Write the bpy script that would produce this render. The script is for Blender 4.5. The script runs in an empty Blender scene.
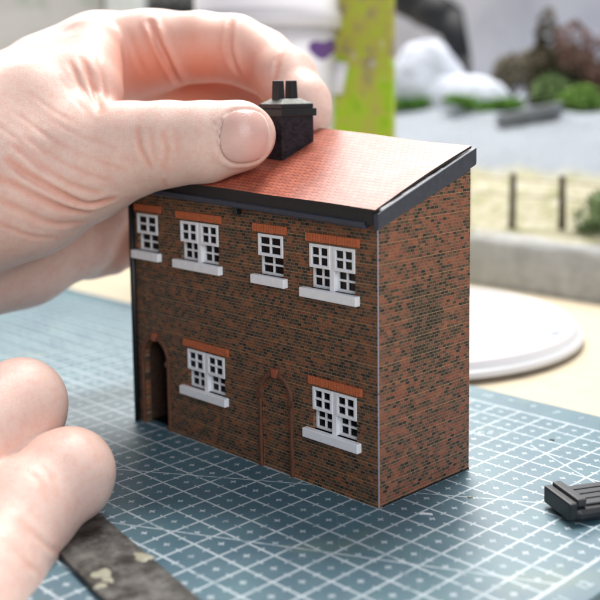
import bpy, bmesh, math, random
import numpy as np
from mathutils import Vector, Matrix, noise
from mathutils.geometry import tessellate_polygon
from mathutils.bvhtree import BVHTree

random.seed(7)
rng = np.random.default_rng(7)
sc = bpy.context.scene
S = 0.01                                   # the script is written in centimetres, the scene is in metres

# ------------------------------------------------------------------ camera
FPX, PX, PY = 1039.05, 310.45, 205.55      # focal length and principal point of the 600 px photograph
CAM = np.array([17.696, -20.052, 11.368])
YAW, PITCH, ROLL = -0.788, 0.118, 0.012
f_ = np.array([math.sin(YAW) * math.cos(PITCH), math.cos(YAW) * math.cos(PITCH), -math.sin(PITCH)])
r_ = np.cross(f_, [0, 0, 1]); r_ /= np.linalg.norm(r_); d_ = np.cross(f_, r_)
c_, s_ = math.cos(ROLL), math.sin(ROLL)
RIGHT, DOWN, FWD = c_ * r_ + s_ * d_, -s_ * r_ + c_ * d_, f_
def ray(x, y): return (x - PX) / FPX * RIGHT + (y - PY) / FPX * DOWN + FWD
def at(x, y, dep): return CAM + ray(x, y) * dep
def on(x, y, ax, v):
    d = ray(x, y); return CAM + d * (v - CAM[ax]) / d[ax]

cd = bpy.data.cameras.new('camera'); cam = bpy.data.objects.new('camera', cd)
sc.collection.objects.link(cam); sc.camera = cam
cam.matrix_world = Matrix(((RIGHT[0], -DOWN[0], -FWD[0], CAM[0] * S), (RIGHT[1], -DOWN[1], -FWD[1], CAM[1] * S),
                           (RIGHT[2], -DOWN[2], -FWD[2], CAM[2] * S), (0, 0, 0, 1)))
cd.sensor_width = 36; cd.lens = 36 * FPX / 600
cd.shift_x = -(PX - 300) / 600; cd.shift_y = (PY - 300) / 600
cd.clip_start = 0.01; cd.clip_end = 50
cd.dof.use_dof = True; cd.dof.focus_distance = 0.295; cd.dof.aperture_fstop = 12.0; cd.dof.aperture_blades = 0

# ------------------------------------------------------------------ light
w = bpy.data.worlds.new('World'); sc.world = w; w.use_nodes = True
w.node_tree.nodes['Background'].inputs[0].default_value = (0.86, 0.91, 1.0, 1)
w.node_tree.nodes['Background'].inputs[1].default_value = 0.24
def area(name, loc, aim, sx, sy, power, col):
    l = bpy.data.lights.new(name, 'AREA'); l.shape = 'RECTANGLE'; l.size = sx; l.size_y = sy; l.energy = power; l.color = col
    o = bpy.data.objects.new(name, l); sc.collection.objects.link(o)
    o.location = Vector(loc); o.rotation_euler = (Vector(aim) - Vector(loc)).to_track_quat('-Z', 'Y').to_euler()
    return o
area('window_light', (-1.15, 0.85, 0.92), (-0.05, 0.05, 0.04), 1.2, 0.8, 23, (1.0, 0.98, 0.96))
area('ceiling_light', (-0.34, 0.58, 1.38), (-0.05, 0.02, 0), 0.5, 0.5, 25, (1.0, 0.96, 0.91))
area('front_fill_light', (1.38, -0.52, 0.70), (-0.03, 0.0, 0.05), 0.9, 0.7, 10, (0.92, 0.96, 1.0))  # soft fill added on the viewer's side to brighten the upright faces
sc.view_settings.view_transform = 'Standard'; sc.view_settings.look = 'None'
sc.view_settings.gamma = 1; sc.view_settings.exposure = 0.34; sc.view_settings.use_curve_mapping = False
sc.render.engine = 'CYCLES'
sc.cycles.max_bounces = 8; sc.cycles.use_denoising = True

# ------------------------------------------------------------------ helpers
W = {}
def tag(o, label=None, cat=None, group=None, kind=None):
    if label: o['label'] = label
    if cat: o['category'] = cat
    if group: o['group'] = group
    if kind: o['kind'] = kind
    return o
def link(o, loc, parent):
    sc.collection.objects.link(o)
    W[o.name] = np.array(loc, float)
    if parent is not None:
        o.parent = parent; o.location = (W[o.name] - W[parent.name]) * S
    else: o.location = W[o.name] * S
    return o
def empty(name, loc, parent=None):
    o = bpy.data.objects.new(name, None); o.empty_display_size = 0.01
    return link(o, loc, parent)
def obj(name, v, f, m, parent=None, smooth=False):
    v = np.array(v, float)
    loc = np.array([(v[:, 0].min() + v[:, 0].max()) / 2, (v[:, 1].min() + v[:, 1].max()) / 2, v[:, 2].min()])
    me = bpy.data.meshes.new(name); me.from_pydata(((v - loc) * S).tolist(), [], [list(map(int, q)) for q in f])
    bm = bmesh.new(); bm.from_mesh(me); bmesh.ops.recalc_face_normals(bm, faces=bm.faces); bm.to_mesh(me); bm.free()
    if smooth: me.polygons.foreach_set('use_smooth', [True] * len(me.polygons))
    if m: me.materials.append(m)
    return link(bpy.data.objects.new(name, me), loc, parent)
class MB:
    def __init__(s): s.v = []; s.f = []
    def add(s, v, f):
        n = len(s.v); s.v += [tuple(map(float, q)) for q in v]; s.f += [[n + i for i in q] for q in f]; return s
    def box(s, x0, x1, y0, y1, z0, z1):
        return s.add([(x, y, z) for z in (z0, z1) for y in (y0, y1) for x in (x0, x1)],
                     [(0, 2, 3, 1), (4, 5, 7, 6), (0, 1, 5, 4), (2, 6, 7, 3), (0, 4, 6, 2), (1, 3, 7, 5)])
    def bar(s, a, b, r, n=8):                     # a round bar
        a = np.array(a, float); b = np.array(b, float); d = b - a; d /= np.linalg.norm(d)
        u = np.cross(d, [0, 0, 1] if abs(d[2]) < .9 else [1, 0, 0]); u /= np.linalg.norm(u); w_ = np.cross(d, u)
        ra, rb = r if isinstance(r, (tuple, list)) else (r, r)
        v = [a + ra * (u * math.cos(t) + w_ * math.sin(t)) for t in np.arange(n) * 2 * math.pi / n] + \
            [b + rb * (u * math.cos(t) + w_ * math.sin(t)) for t in np.arange(n) * 2 * math.pi / n]
        return s.add(v, [(i, (i + 1) % n, n + (i + 1) % n, n + i) for i in range(n)] + [list(range(n))[::-1], list(range(n, 2 * n))])
    def prism(s, poly, axis, a, b):               # polygon (2-D) extruded along axis from a to b
        n = len(poly)
        def p3(q, t): return {0: (t, q[0], q[1]), 1: (q[0], t, q[1]), 2: (q[0], q[1], t)}[axis]
        return s.add([p3(q, a) for q in poly] + [p3(q, b) for q in poly],
                     [(i, (i + 1) % n, n + (i + 1) % n, n + i) for i in range(n)] + [list(range(n))[::-1], list(range(n, 2 * n))])
    def lathe(s, prof, c, n=64):
        k = len(prof)
        v = [(c[0] + r * math.cos(t), c[1] + r * math.sin(t), c[2] + z) for t in np.arange(n) * 2 * math.pi / n for r, z in prof]
        return s.add(v, [(i * k + j, ((i + 1) % n) * k + j, ((i + 1) % n) * k + j + 1, i * k + j + 1) for i in range(n) for j in range(k - 1)])
    def build(s, name, m, parent=None, smooth=False, bevel=0):
        o = obj(name, s.v, s.f, m, parent, smooth)
        if bevel:
            b = o.modifiers.new('bevel', 'BEVEL'); b.width = bevel * S; b.segments = 2; b.limit_method = 'ANGLE'
        return o

# ------------------------------------------------------------------ materials
class N:                                          # shader maths with operators
    def __init__(s, nt, so): s.nt, s.so = nt, so
    def m(s, op, *a):
        n = s.nt.nodes.new('ShaderNodeMath'); n.operation = op
        for i, q in enumerate((s,) + a):
            if isinstance(q, N): s.nt.links.new(q.so, n.inputs[i])
            else: n.inputs[i].default_value = q
        return N(s.nt, n.outputs[0])
    def __add__(s, o): return s.m('ADD', o)
    def __sub__(s, o): return s.m('SUBTRACT', o)
    def __mul__(s, o): return s.m('MULTIPLY', o)
    def __truediv__(s, o): return s.m('DIVIDE', o)
    def lt(s, o): return s.m('LESS_THAN', o)
    def gt(s, o): return s.m('GREATER_THAN', o)
    def max(s, o): return s.m('MAXIMUM', o)
    def min(s, o): return s.m('MINIMUM', o)
    def abs(s): return s.m('ABSOLUTE')
    def floor(s): return s.m('FLOOR')
    def fract(s): return s.m('FRACT')
class Mat:
    def __init__(s, name, base=(.8, .8, .8), rough=.5, spec=.5, metal=0):
        s.mat = bpy.data.materials.new(name); s.mat.use_nodes = True; s.nt = s.mat.node_tree
        s.b = s.nt.nodes['Principled BSDF']; I = s.b.inputs
        I['Base Color'].default_value = (*base, 1); I['Roughness'].default_value = rough
        I['Specular IOR Level'].default_value = spec; I['Metallic'].default_value = metal
        g = s.nt.nodes.new('ShaderNodeNewGeometry'); s.posv = g.outputs['Position']
        sx = s.nt.nodes.new('ShaderNodeSeparateXYZ')
        mu = s.nt.nodes.new('ShaderNodeVectorMath'); mu.operation = 'SCALE'; mu.inputs['Scale'].default_value = 1 / S
        s.nt.links.new(s.posv, mu.inputs[0]); s.pos = mu.outputs[0]; s.nt.links.new(s.pos, sx.inputs[0])
        s.x, s.y, s.z = (N(s.nt, q) for q in sx.outputs)
    def vec(s, x, y, z=0.0):
        n = s.nt.nodes.new('ShaderNodeCombineXYZ')
        for i, q in enumerate((x, y, z)):
            if isinstance(q, N): s.nt.links.new(q.so, n.inputs[i])
            else: n.inputs[i].default_value = q
        return n.outputs[0]
    def noise(s, scale, detail=3, rough=.55, vec=None, dist=0):
        n = s.nt.nodes.new('ShaderNodeTexNoise'); n.inputs['Scale'].default_value = scale; n.inputs['Detail'].default_value = detail
        n.inputs['Roughness'].default_value = rough; n.inputs['Distortion'].default_value = dist
        s.nt.links.new(vec or s.pos, n.inputs['Vector']); return N(s.nt, n.outputs['Fac'])
    def voro(s, scale, vec=None, feature='F1', out='Distance'):
        n = s.nt.nodes.new('ShaderNodeTexVoronoi'); n.feature = feature; n.inputs['Scale'].default_value = scale
        s.nt.links.new(vec or s.pos, n.inputs['Vector']); return N(s.nt, n.outputs[out])
    def ramp(s, fac, stops, const=False):
        n = s.nt.nodes.new('ShaderNodeValToRGB'); e = n.color_ramp.elements
        if const: n.color_ramp.interpolation = 'CONSTANT'
        while len(e) < len(stops): e.new(.5)
        for q, (p, c) in zip(e, stops): q.position = p; q.color = (*c, 1) if len(c) == 3 else c
        s.nt.links.new(fac.so, n.inputs[0]); return n.outputs[0]
    def mix(s, fac, a, b, mode='MIX'):
        n = s.nt.nodes.new('ShaderNodeMix'); n.data_type = 'RGBA'; n.blend_type = mode
        for i, q in ((0, fac), (6, a), (7, b)):
            if isinstance(q, N): s.nt.links.new(q.so, n.inputs[i])
            elif isinstance(q, (tuple, list)): n.inputs[i].default_value = (*q, 1)
            elif isinstance(q, (int, float)): n.inputs[i].default_value = q
            else: s.nt.links.new(q, n.inputs[i])
        return n.outputs[2]
    def set(s, inp, so): s.nt.links.new(so.so if isinstance(so, N) else so, s.b.inputs[inp]); return s
    def bump(s, h, dist, strength=1.0):
        n = s.nt.nodes.new('ShaderNodeBump'); n.inputs['Distance'].default_value = dist * S; n.inputs['Strength'].default_value = strength
        s.nt.links.new(h.so, n.inputs['Height']); s.nt.links.new(n.outputs[0], s.b.inputs['Normal']); return s

def ramp_n(s, fac, a, b):
    n = s.nt.nodes.new('ShaderNodeMapRange'); n.inputs[1].default_value = a; n.inputs[2].default_value = b
    s.nt.links.new(fac.so, n.inputs[0]); return N(s.nt, n.outputs[0])
Mat.ramp_n = ramp_n
def speckled(name, base, rough=.5, var=.15, scale=6, spec=.5, bump=0.0, bscale=20):
    m = Mat(name, base, rough, spec)
    n = m.noise(scale, 4)
    lo = tuple(c * (1 - var) for c in base); hi = tuple(min(1, c * (1 + var)) for c in base)
    m.set('Base Color', m.ramp(n, [(.3, lo), (.7, hi)]))
    if bump: m.bump(m.noise(bscale, 4), bump)
    return m.mat

def brick_mat(name, axis, dark, hue, patch=0.0):
    m = Mat(name, rough=.62, spec=.3)
    u = {0: m.x, 1: m.y}[axis]; bl, bh = .178, .0905
    wob = (m.noise(1.5, 2) - .5) * .01
    row = ((m.z + wob) / bh).floor()
    us = u / bl + (row * .5) + (row * 7.31).fract() * .3
    col = us.floor()
    fu, fz = us.fract(), ((m.z + wob) / bh).fract()
    wn = m.nt.nodes.new('ShaderNodeTexWhiteNoise'); wn.noise_dimensions = '3D'
    m.nt.links.new(m.vec(col, row, 3.7), wn.inputs['Vector']); rnd = N(m.nt, wn.outputs['Value'])
    # dark bricks come in printed clumps
    cl = m.noise(1.7, 2, vec=m.vec(u * 1.0, m.z * 1.5)) * 1.0
    val = rnd * .92 + (cl - .5) * .75 + .0 + dark + m.ramp_n(((m.y - 2.0).abs() * .8).max((m.z - 4.6).abs() * .45), .75, .3) * patch
    c1 = m.ramp(val, [(0, hue[3]), (.18, hue[2]), (.4, hue[1]), (.60, hue[0]), (.78, (.032, .024, .019)), (.92, (.011, .011, .011))])
    # a slight tint of its own for every brick
    wn2 = m.nt.nodes.new('ShaderNodeTexWhiteNoise'); m.nt.links.new(m.vec(col, row, 9.1), wn2.inputs['Vector'])
    c1 = m.mix(.18, c1, m.ramp(N(m.nt, wn2.outputs['Value']), [(0, (.03, .03, .03)), (1, (.32, .22, .13))]), 'MIX')
    mort = ((fu - .5).abs().gt(.44)).max((fz - .5).abs().gt(.375))
    band = ((row / 6).fract() - .02).lt(.1) * (fz.gt(.86))          # the lighter bed joints of the print
    mc = m.mix(m.noise(3, 2), (.20, .135, .085), (.36, .26, .17))
    c = m.mix(mort * .66, c1, mc)
    c = m.mix(band * .75, c, (.50, .33, .17))
    c = m.mix(m.noise(.8, 3) * .15, c, (.05, .03, .022))
    m.set('Base Color', c)
    m.bump((mort * -1.0) + m.noise(60, 2) * .3, .006)
    return m.mat
M = {}
M['brick_front'] = brick_mat('printed brick front', 0, .09, [(.088, .038, .020), (.155, .054, .022), (.24, .067, .022), (.35, .09, .027)])
M['brick_side'] = brick_mat('printed brick side', 1, .0, [(.135, .060, .041), (.215, .069, .044), (.305, .075, .046), (.37, .10, .053)], .38)
M['brick_arch'] = speckled('arch moulding', (.13, .05, .026), .6, .3, 9)
M['lintel'] = speckled('terracotta soldier bricks', (.50, .125, .045), .6, .2, 12)
M['keystone'] = speckled('red keystone', (.34, .09, .045), .6, .2, 12)
M['passage'] = speckled('shade-darkened passage brick', (.055, .026, .016), .8, .4, 6)  # passage brick with the shade of the recess put into its colour
M['white'] = speckled('white card', (.85, .86, .90), .55, .05, 8)
M['sill'] = speckled('white sill', (.87, .88, .92), .5, .05, 5)
M['pane'] = Mat('dark glazing', (.003, .003, .005), .06, .15).mat
M['black'] = speckled('black card', (.008, .009, .012), .45, .3, 10)
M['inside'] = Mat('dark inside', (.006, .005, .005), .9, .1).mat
M['slate'] = speckled('slate grey card', (.038, .046, .070), .48, .2, 7)
M['edge'] = speckled('raw card edge', (.40, .385, .47), .7, .25, 14)
M['torn'] = speckled('torn white card', (.80, .80, .84), .7, .15, 10)

def roof_mat():
    m = Mat('printed red tiles', rough=.4, spec=.5)
    tw, th = .21, .165
    v = m.y * 1.056                                       # distance up the slope
    row = (v / th).floor(); fv = (v / th).fract()
    us = m.x / tw + row * .5; fu = us.fract(); col = us.floor()
    sca = (fu - .5) * (fu - .5) * 1.6                       # scalloped lower edge of every tile
    edge = (fv - sca).lt(.22) * (fv - sca).gt(-.03)
    joint = (fu - .5).abs().gt(.45)
    wn = m.nt.nodes.new('ShaderNodeTexWhiteNoise'); m.nt.links.new(m.vec(col, row, 1.7), wn.inputs['Vector'])
    base = m.ramp(N(m.nt, wn.outputs['Value']), [(0, (.36, .085, .050)), (.5, (.46, .115, .066)), (1, (.54, .15, .085))])
    base = m.mix(m.noise(1.2, 3) * .25, base, (.56, .20, .12))
    c = m.mix(edge * .85, base, (.20, .045, .035)); c = m.mix(joint * .25, c, (.25, .07, .05))
    m.set('Base Color', c); m.bump((edge * -1.0) + fv * .4, .008, .6)
    m.set('Roughness', m.noise(3, 3) * .12 + .36)
    return m.mat
M['roof'] = roof_mat()

GP = .955                                          # grid pitch of the mat
def mat_mat():
    m = Mat('cutting mat print', rough=.4, spec=1.0)
    ux, uy = m.x / GP, m.y / GP
    dx = ((ux + .5).fract() - .5).abs() * GP; dy = ((uy + .5).fract() - .5).abs() * GP       # distance to grid line
    hx = ((ux).fract() - .5).abs() * GP; hy = ((uy).fract() - .5).abs() * GP                 # distance to cell centre
    line = dx.lt(.035).max(dy.lt(.035))
    plus = (hx.lt(.10) * hy.lt(.024)).max(hy.lt(.10) * hx.lt(.024))
    tick = (hx.lt(.024) * dy.lt(.115)).max(hy.lt(.024) * dx.lt(.115))
    g = line.max(plus).max(tick)
    inside = m.x.lt(6 * GP + .04) * m.y.lt(10 * GP + .04) * m.y.gt(-20 * GP) * m.x.gt(-37 * GP)
    g = g * inside
    border = ((m.x - 6 * GP).abs().lt(.05) * m.y.lt(10 * GP + .05)).max((m.y - 10 * GP).abs().lt(.05) * m.x.lt(6 * GP + .05))
    g = g.max(border)
    def diag(x0, y0, sl, xa, xb):
        d = ((m.y - y0) - (m.x - x0) * sl).abs() * (1 / math.sqrt(1 + sl * sl))
        return d.lt(.026) * m.x.gt(xa) * m.x.lt(xb)
    for a in ((-4, -.97, .62, -16, 5.7), (1, -2.72, .5, -16, 5.7), (3.2, 5.6, -.45, .2, 5.7)):
        g = g.max(diag(*a))
    wear = m.noise(2.2, 5, .65)
    g = g * (m.ramp_n(wear, .30, .50) * .75 + m.ramp_n(m.noise(11, 4, .7), .35, .6) * .25)
    base = m.ramp(m.noise(.35, 4), [(.3, (.042, .116, .168)), (.7, (.082, .186, .225))])
    st = m.noise(.28, 4, .6, dist=.6)
    base = m.mix(m.ramp_n(st, .56, .72) * .40, base, (.20, .26, .17))      # old paint and glue smears
    base = m.mix(m.ramp_n(m.noise(5, 4, .7), .66, .72) * .4, base, (.20, .26, .28))
    cuts = None                                            # knife cuts
    R = np.random.default_rng(5)
    for _ in range(14):
        x0, y0, sl = R.uniform(-6, 6), R.uniform(-6, 4), math.tan(R.uniform(-1.3, 1.3)); L = R.uniform(.8, 3.0)
        d = ((m.y - y0) - (m.x - x0) * sl).abs() * (1 / math.sqrt(1 + sl * sl))
        q = d.lt(.012) * (m.x - x0).abs().lt(L / math.sqrt(1 + sl * sl)); cuts = q if cuts is None else cuts.max(q)
    base = m.mix(cuts * .45, base, (.20, .28, .33))
    c = m.mix(g * .80, base, (.66, .74, .80))
    m.set('Base Color', c)
    m.set('Roughness', m.noise(1.3, 4) * .2 + .30)
    m.bump(m.noise(45, 3) + g * .3, .004)
    return m.mat
M['mat'] = mat_mat()
M['print'] = Mat('mat numerals', (.42, .52, .58), .5).mat

def skin_mat():
    m = Mat('skin', rough=.42, spec=.45)
    at_ = m.nt.nodes.new('ShaderNodeAttribute'); at_.attribute_name = 'redness'
    red = N(m.nt, at_.outputs['Fac'])
    n1 = m.noise(.9, 4, .6); n2 = m.noise(4, 5, .7)
    c = m.mix(n1, (.79, .555, .475), (.85, .645, .57))
    c = m.mix(m.ramp_n(n2, .45, .72) * .55, c, (.76, .43, .36))
    c = m.mix(m.ramp_n(m.noise(1.6, 4, .65), .5, .7) * .35, c, (.74, .40, .34))
    c = m.mix(m.ramp_n(m.noise(13, 3, .7), .5, .75) * .3, c, (.70, .40, .33))
    c = m.mix(red * .95, c, (.74, .25, .15))
    m.set('Base Color', c)
    I = m.b.inputs
    I['Subsurface Weight'].default_value = .38; I['Subsurface Radius'].default_value = (1.0, .36, .20)
    I['Subsurface Scale'].default_value = .0032
    v1 = m.voro(11, m.vec(m.x * 1.0 + m.noise(2, 2) * .4, m.y * 1.0, m.z * 1.7), feature='DISTANCE_TO_EDGE'); v2 = m.voro(17, feature='DISTANCE_TO_EDGE')
    h = v1.min(.22) * 1.0 + v2.min(.2) * .5 + m.noise(14, 4, .6) * .5
    m.bump(h, .026, .4)
    m.set('Roughness', m.noise(6, 3) * .2 + .36)
    return m.mat
M['skin'] = skin_mat()
m = Mat('fingernail', (.80, .56, .50), .22, .5)
m.b.inputs['Subsurface Weight'].default_value = .4; m.b.inputs['Subsurface Radius'].default_value = (1, .4, .25); m.b.inputs['Subsurface Scale'].default_value = .003
m.set('Base Color', m.mix(m.noise(2, 3), (.74, .42, .37), (.82, .57, .51))); m.bump(m.noise(8, 2, vec=m.vec(m.x * 1, m.y * 1, m.z * 8)), .006)
M['nail'] = m.mat
M['nail_tip'] = Mat('nail free edge', (.84, .78, .66), .35).mat

# ------------------------------------------------------------------ setting
tb = speckled('cream table top', (.62, .53, .385), .5, .07, 1.2, bump=.004, bscale=12)
table = MB().box(-170, 60, -60, 130, -3.2, -.2).build('table', tb); tag(table, 'cream table top under everything', kind='structure')

# ------------------------------------------------------------------ cutting mat
b = MB().box(-36.2, 6.62, -21, 10.95, -.2, 0)
cm = b.build('cutting_mat', M['mat'], bevel=.04)
tag(cm, 'blue-green cutting mat with white centimetre grid lying under the model house', 'cutting mat')
def text(body, loc, size, rot, name, parent):
    cu = bpy.data.curves.new('t', 'FONT'); cu.body = body; cu.size = size * S; cu.align_x = 'CENTER'; cu.align_y = 'CENTER'; cu.offset = .012 * S
    t = bpy.data.objects.new('t', cu); me = bpy.data.meshes.new_from_object(t); bpy.data.objects.remove(t)
    me.materials.clear(); me.materials.append(M['print'])
    o = bpy.data.objects.new(name, me); link(o, loc, parent); o.rotation_euler = (0, 0, rot); return o
for i in range(-14, 7):
    text(str(6 - i), (i * GP, 10.28, .006), .42, 0, 'printed_numeral', cm)
for j in range(-9, 10):
    text(str(j + 12), (6.18, j * GP,   .006), .40, math.pi / 2, 'printed_numeral', cm)
text('45\u00b0', (-1.6, 6.7, .006), .62, .3, 'printed_angle_mark', cm)

# ------------------------------------------------------------------ model house
HW, HD, HF, HB = 10.92, 4.0, 7.93, 9.12
SL = .34
ZE = 8.02                                           # roof sheet underside at the eaves line y = -.22
def zr(y): return ZE + SL * (y + .22)
def dz(x, y): return .028 * -x + .042 * max(0, y) / 3.9 * min(-x, 7.5)     # the card roof is pulled up towards the far end by the grip
def warp(o, zmin=5.0):
    for q in o.data.vertices:
        p = np.array(q.co) / S + W[o.name]
        if p[2] > zmin: q.co.z += dz(p[0], p[1]) * S
    return o
house = empty('model_house', (-HW / 2, HD / 2, 0))
tag(house, 'printed brick card model of a two-storey house with sloping red tiled roof', 'model house')

def arch(x0, x1, zs, n=14):                         # outline of an arched opening, from bottom left round to bottom right
    r = (x1 - x0) / 2; cx = (x0 + x1) / 2
    return [(x0, 0.0)] + [(cx - r * math.cos(t), zs + r * 1.08 * math.sin(t)) for t in np.linspace(0, math.pi, n)] + [(x1, 0.0)]
WIN = [  # x0, x1, top, sill top, sashes, lintel x0, lintel x1, lintel bottom
    (-10.60, -9.50, 7.14, 5.90, 1, -10.74, -9.30, 7.22, 'single sash window high on the left by the thumb'),
    (-8.28, -6.44, 7.09, 5.84, 2, -8.50, -6.28, 7.15, 'double sash window second from the left upstairs'),
    (-4.62, -3.58, 7.03, 5.82, 1, -4.84, -3.42, 7.08, 'single sash window third from the left upstairs'),
    (-2.50, -.80, 6.95, 5.70, 2, -2.64, -.62, 7.01, 'double sash window upstairs next to the house corner'),
    (-8.08, -6.28, 2.99, 1.75, 2, -8.28, -6.08, 3.06, 'double sash window downstairs between the two arches'),
    (-2.44, -.78, 2.89, 1.66, 2, -2.60, -.57, 2.95, 'double sash window downstairs next to the house corner')]
A1 = arch(-10.46, -9.20, 2.28); A2 = arch(-4.58, -3.40, 2.22)
TH = .22
outer = [(-HW, 0)] + [] + A1 + A2 + [(0, 0), (0, HF), (-HW, HF + dz(-HW, 0))]
holes = [[(a, d), (b_, d), (b_, c), (a, c)] for a, b_, c, d, *_ in WIN]
loops = [outer] + holes
flat = [p for l in loops for p in l]
tri = tessellate_polygon([[Vector((p[0], p[1], 0)) for p in l] for l in loops])
v = [(p[0], 0, p[1]) for p in flat] + [(p[0], TH, p[1]) for p in flat]; n = len(flat)
f = [t for t in tri] + [[q + n for q in t][::-1] for t in tri]
k = 0
for l in loops:
    for i in range(len(l)): j = (i + 1) % len(l); f.append((k + i, k + j, n + k + j, n + k + i))
    k += len(l)
fw = obj('front_wall', v, f, M['brick_front'], house); fw.data.materials.append(M['brick_side'])
for q in fw.data.polygons:
    if q.normal.x > .9 and (q.center.x * 100 + W[fw.name][0]) > -.01: q.material_index = 1
fw['label'] = 'dark printed brick front wall with six windows and two arches'
# side wall follows the roof pitch; back and far end close the box
MB().prism([(TH, 0), (HD, 0), (HD, zr(HD) - .1), (TH, zr(TH) - .1)], 0, -.2, 0.0).build('side_wall', M['brick_side'], house)['label'] = 'redder printed brick end wall with slanting top'
MB().prism([(TH, 0), (HD, 0), (HD, zr(HD) - .1), (TH, zr(TH) - .1)], 0, -HW, -HW + .2).build('end_wall', M['brick_side'], house); warp(bpy.context.scene.objects['end_wall'])
MB().box(-HW + .21, -.21, HD - .2, HD - .003, 0, zr(HD) - .16).build('back_wall', M['inside'], house); warp(bpy.context.scene.objects['back_wall'])
MB().box(-HW + .21, -.21, .30, HD - .21, .02, .06).build('inside_floor', M['inside'], house)
# light card edge showing along the front corner, in pieces where the glue line breaks
b = MB(); z = .02
while z < HF - .1:
    h = random.uniform(.7, 2.2); z2 = min(z + h, HF - .1)
    b.box(-.014 + random.uniform(-.006, .006), .006 + random.uniform(0, .005), -.006, .02, z, z2); z = z2 + random.choice((0.0, .02, .05))
b.build('card_seam', M['edge'], house)
b = MB().box(.001, .02, .15, HD, 0.0, .045); b.build('base_line', M['black'], house)
# arches: moulded surround, impost blocks, keystone
def surround(A, name, wd=.15):
    cx = (A[0][0] + A[-1][0]) / 2; zs = A[1][1]
    out = []
    for x, z in A:
        if z <= zs: out.append((x + (-wd if x < cx else wd), z))
        else:
            d = np.array([x - cx, z - zs]); d = d / np.linalg.norm(d); out.append((x + wd * d[0], z + wd * d[1]))
    rows = []
    for (xi, zi), (xo, zo) in zip(A, out):
        rows.append([(xi, .02, zi), (xi, -.03, zi), (xi * .7 + xo * .3, -.062, zi * .7 + zo * .3), (xi * .3 + xo * .7, -.062, zi * .3 + zo * .7), (xo, -.03, zo), (xo, .02, zo)])
    kk = 6; v = [p for r in rows for p in r]
    f = [(i * kk + j, i * kk + (j + 1) % kk, (i + 1) * kk + (j + 1) % kk, (i + 1) * kk + j) for i in range(len(rows) - 1) for j in range(kk)]
    f += [list(range(kk)), list(range((len(rows) - 1) * kk, len(rows) * kk))[::-1]]
    o = obj(name, v, f, M['brick_arch'], house)
    top = max(z for x, z in A)
    MB().prism([(cx - .09, top - .02), (cx + .09, top - .02), (cx + .12, top + .24), (cx - .12, top + .24)], 1, -.085, .01).build('keystone', M['keystone'], o)
    for sx in (A[0][0] - wd / 2, A[-1][0] + wd / 2):
        MB().box(sx - .11, sx + .11, -.08, .01, zs - .11, zs + .06).build('impost_block', M['brick_arch'], o)
    return o
surround(A1, 'arch_surround'); surround(A2, 'arch_surround')
MB().prism([(x, z) for x, z in arch(-4.585, -3.395, 2.22)], 1, .05, .12).build('blocked_doorway', M['brick_front'], house)
# the left arch leads into a deep passage, its shade put into the wall colours
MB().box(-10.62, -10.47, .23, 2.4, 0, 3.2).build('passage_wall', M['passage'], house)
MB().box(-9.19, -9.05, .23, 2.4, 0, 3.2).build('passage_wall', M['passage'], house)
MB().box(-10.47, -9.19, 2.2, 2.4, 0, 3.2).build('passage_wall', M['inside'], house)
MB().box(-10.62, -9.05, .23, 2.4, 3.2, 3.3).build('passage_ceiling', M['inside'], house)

def sash(mb, x0, x1, z0, z1, y0, y1, fr=.088, bar=.060):
    xm, zm = (x0 + x1) / 2, (z0 + z1) / 2
    mb.box(x0, x0 + fr, y0, y1, z0, z1); mb.box(x1 - fr, x1, y0, y1, z0, z1)
    mb.box(x0 + fr, x1 - fr, y0, y1, z0, z0 + fr); mb.box(x0 + fr, x1 - fr, y0, y1, z1 - fr, z1)
    mb.box(xm - bar / 2, xm + bar / 2, y0 + .01, y1, z0 + fr, z1 - fr)
    mb.box(x0 + fr, xm - bar / 2, y0 + .01, y1, zm - bar / 2, zm + bar / 2); mb.box(xm + bar / 2, x1 - fr, y0 + .01, y1, zm - bar / 2, zm + bar / 2)
    return [(a, b_, c, d) for a, b_ in ((x0 + fr, xm - bar / 2), (xm + bar / 2, x1 - fr)) for c, d in ((z0 + fr, zm - bar / 2), (zm + bar / 2, z1 - fr))]
for x0, x1, zt, zb, ns, lx0, lx1, lz, lab in WIN:
    wn_ = empty('window', ((x0 + x1) / 2, 0, zb), house); wn_['label'] = 'white ' + lab
    zm = zb + (zt - zb) * .47
    mull = .13 if ns == 2 else 0
    wd = (x1 - x0 - mull) / ns
    panes = []
    for i in range(ns):
        a = x0 + i * (wd + mull)
        u = MB(); panes += [(q, .045) for q in sash(u, a, a + wd, zm, zt, -.035, .04)]; u.build('upper_sash', M['white'], wn_, bevel=.008)
        u = MB(); panes += [(q, .165) for q in sash(u, a + .012, a + wd - .012, zb, zm + .06, .095, .16, .08)]; u.build('lower_sash', M['white'], wn_, bevel=.008)
    if ns == 2: MB().box(x0 + wd - .02, x0 + wd + mull + .02, -.02, .19, zb, zt).build('mullion', M['white'], wn_, bevel=.01)
    for (a, b_, c, d), y in panes:
        MB().box(a - .02, b_ + .02, y, y + .012, c - .02, d + .02).build('pane', M['pane'], wn_)
    MB().box(x0 - .30 if ns == 2 else x0 - .22, x1 + .16, -.17, .12, zb - .27, zb).build('sill', M['sill'], wn_, bevel=.025)
    # lintel of upright bricks
    u = MB(); nb = max(8, int((lx1 - lx0) / .098)); pw = (lx1 - lx0) / nb
    u.box(lx0, lx1, -.012, .01, lz, lz + .23)
    for i in range(nb):
        u.box(lx0 + i * pw + .007, lx0 + (i + 1) * pw - .007, -.05 - random.uniform(0, .012), -.012, lz + random.uniform(0, .012), lz + .235)
    u.build('lintel', M['lintel'], wn_)
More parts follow.
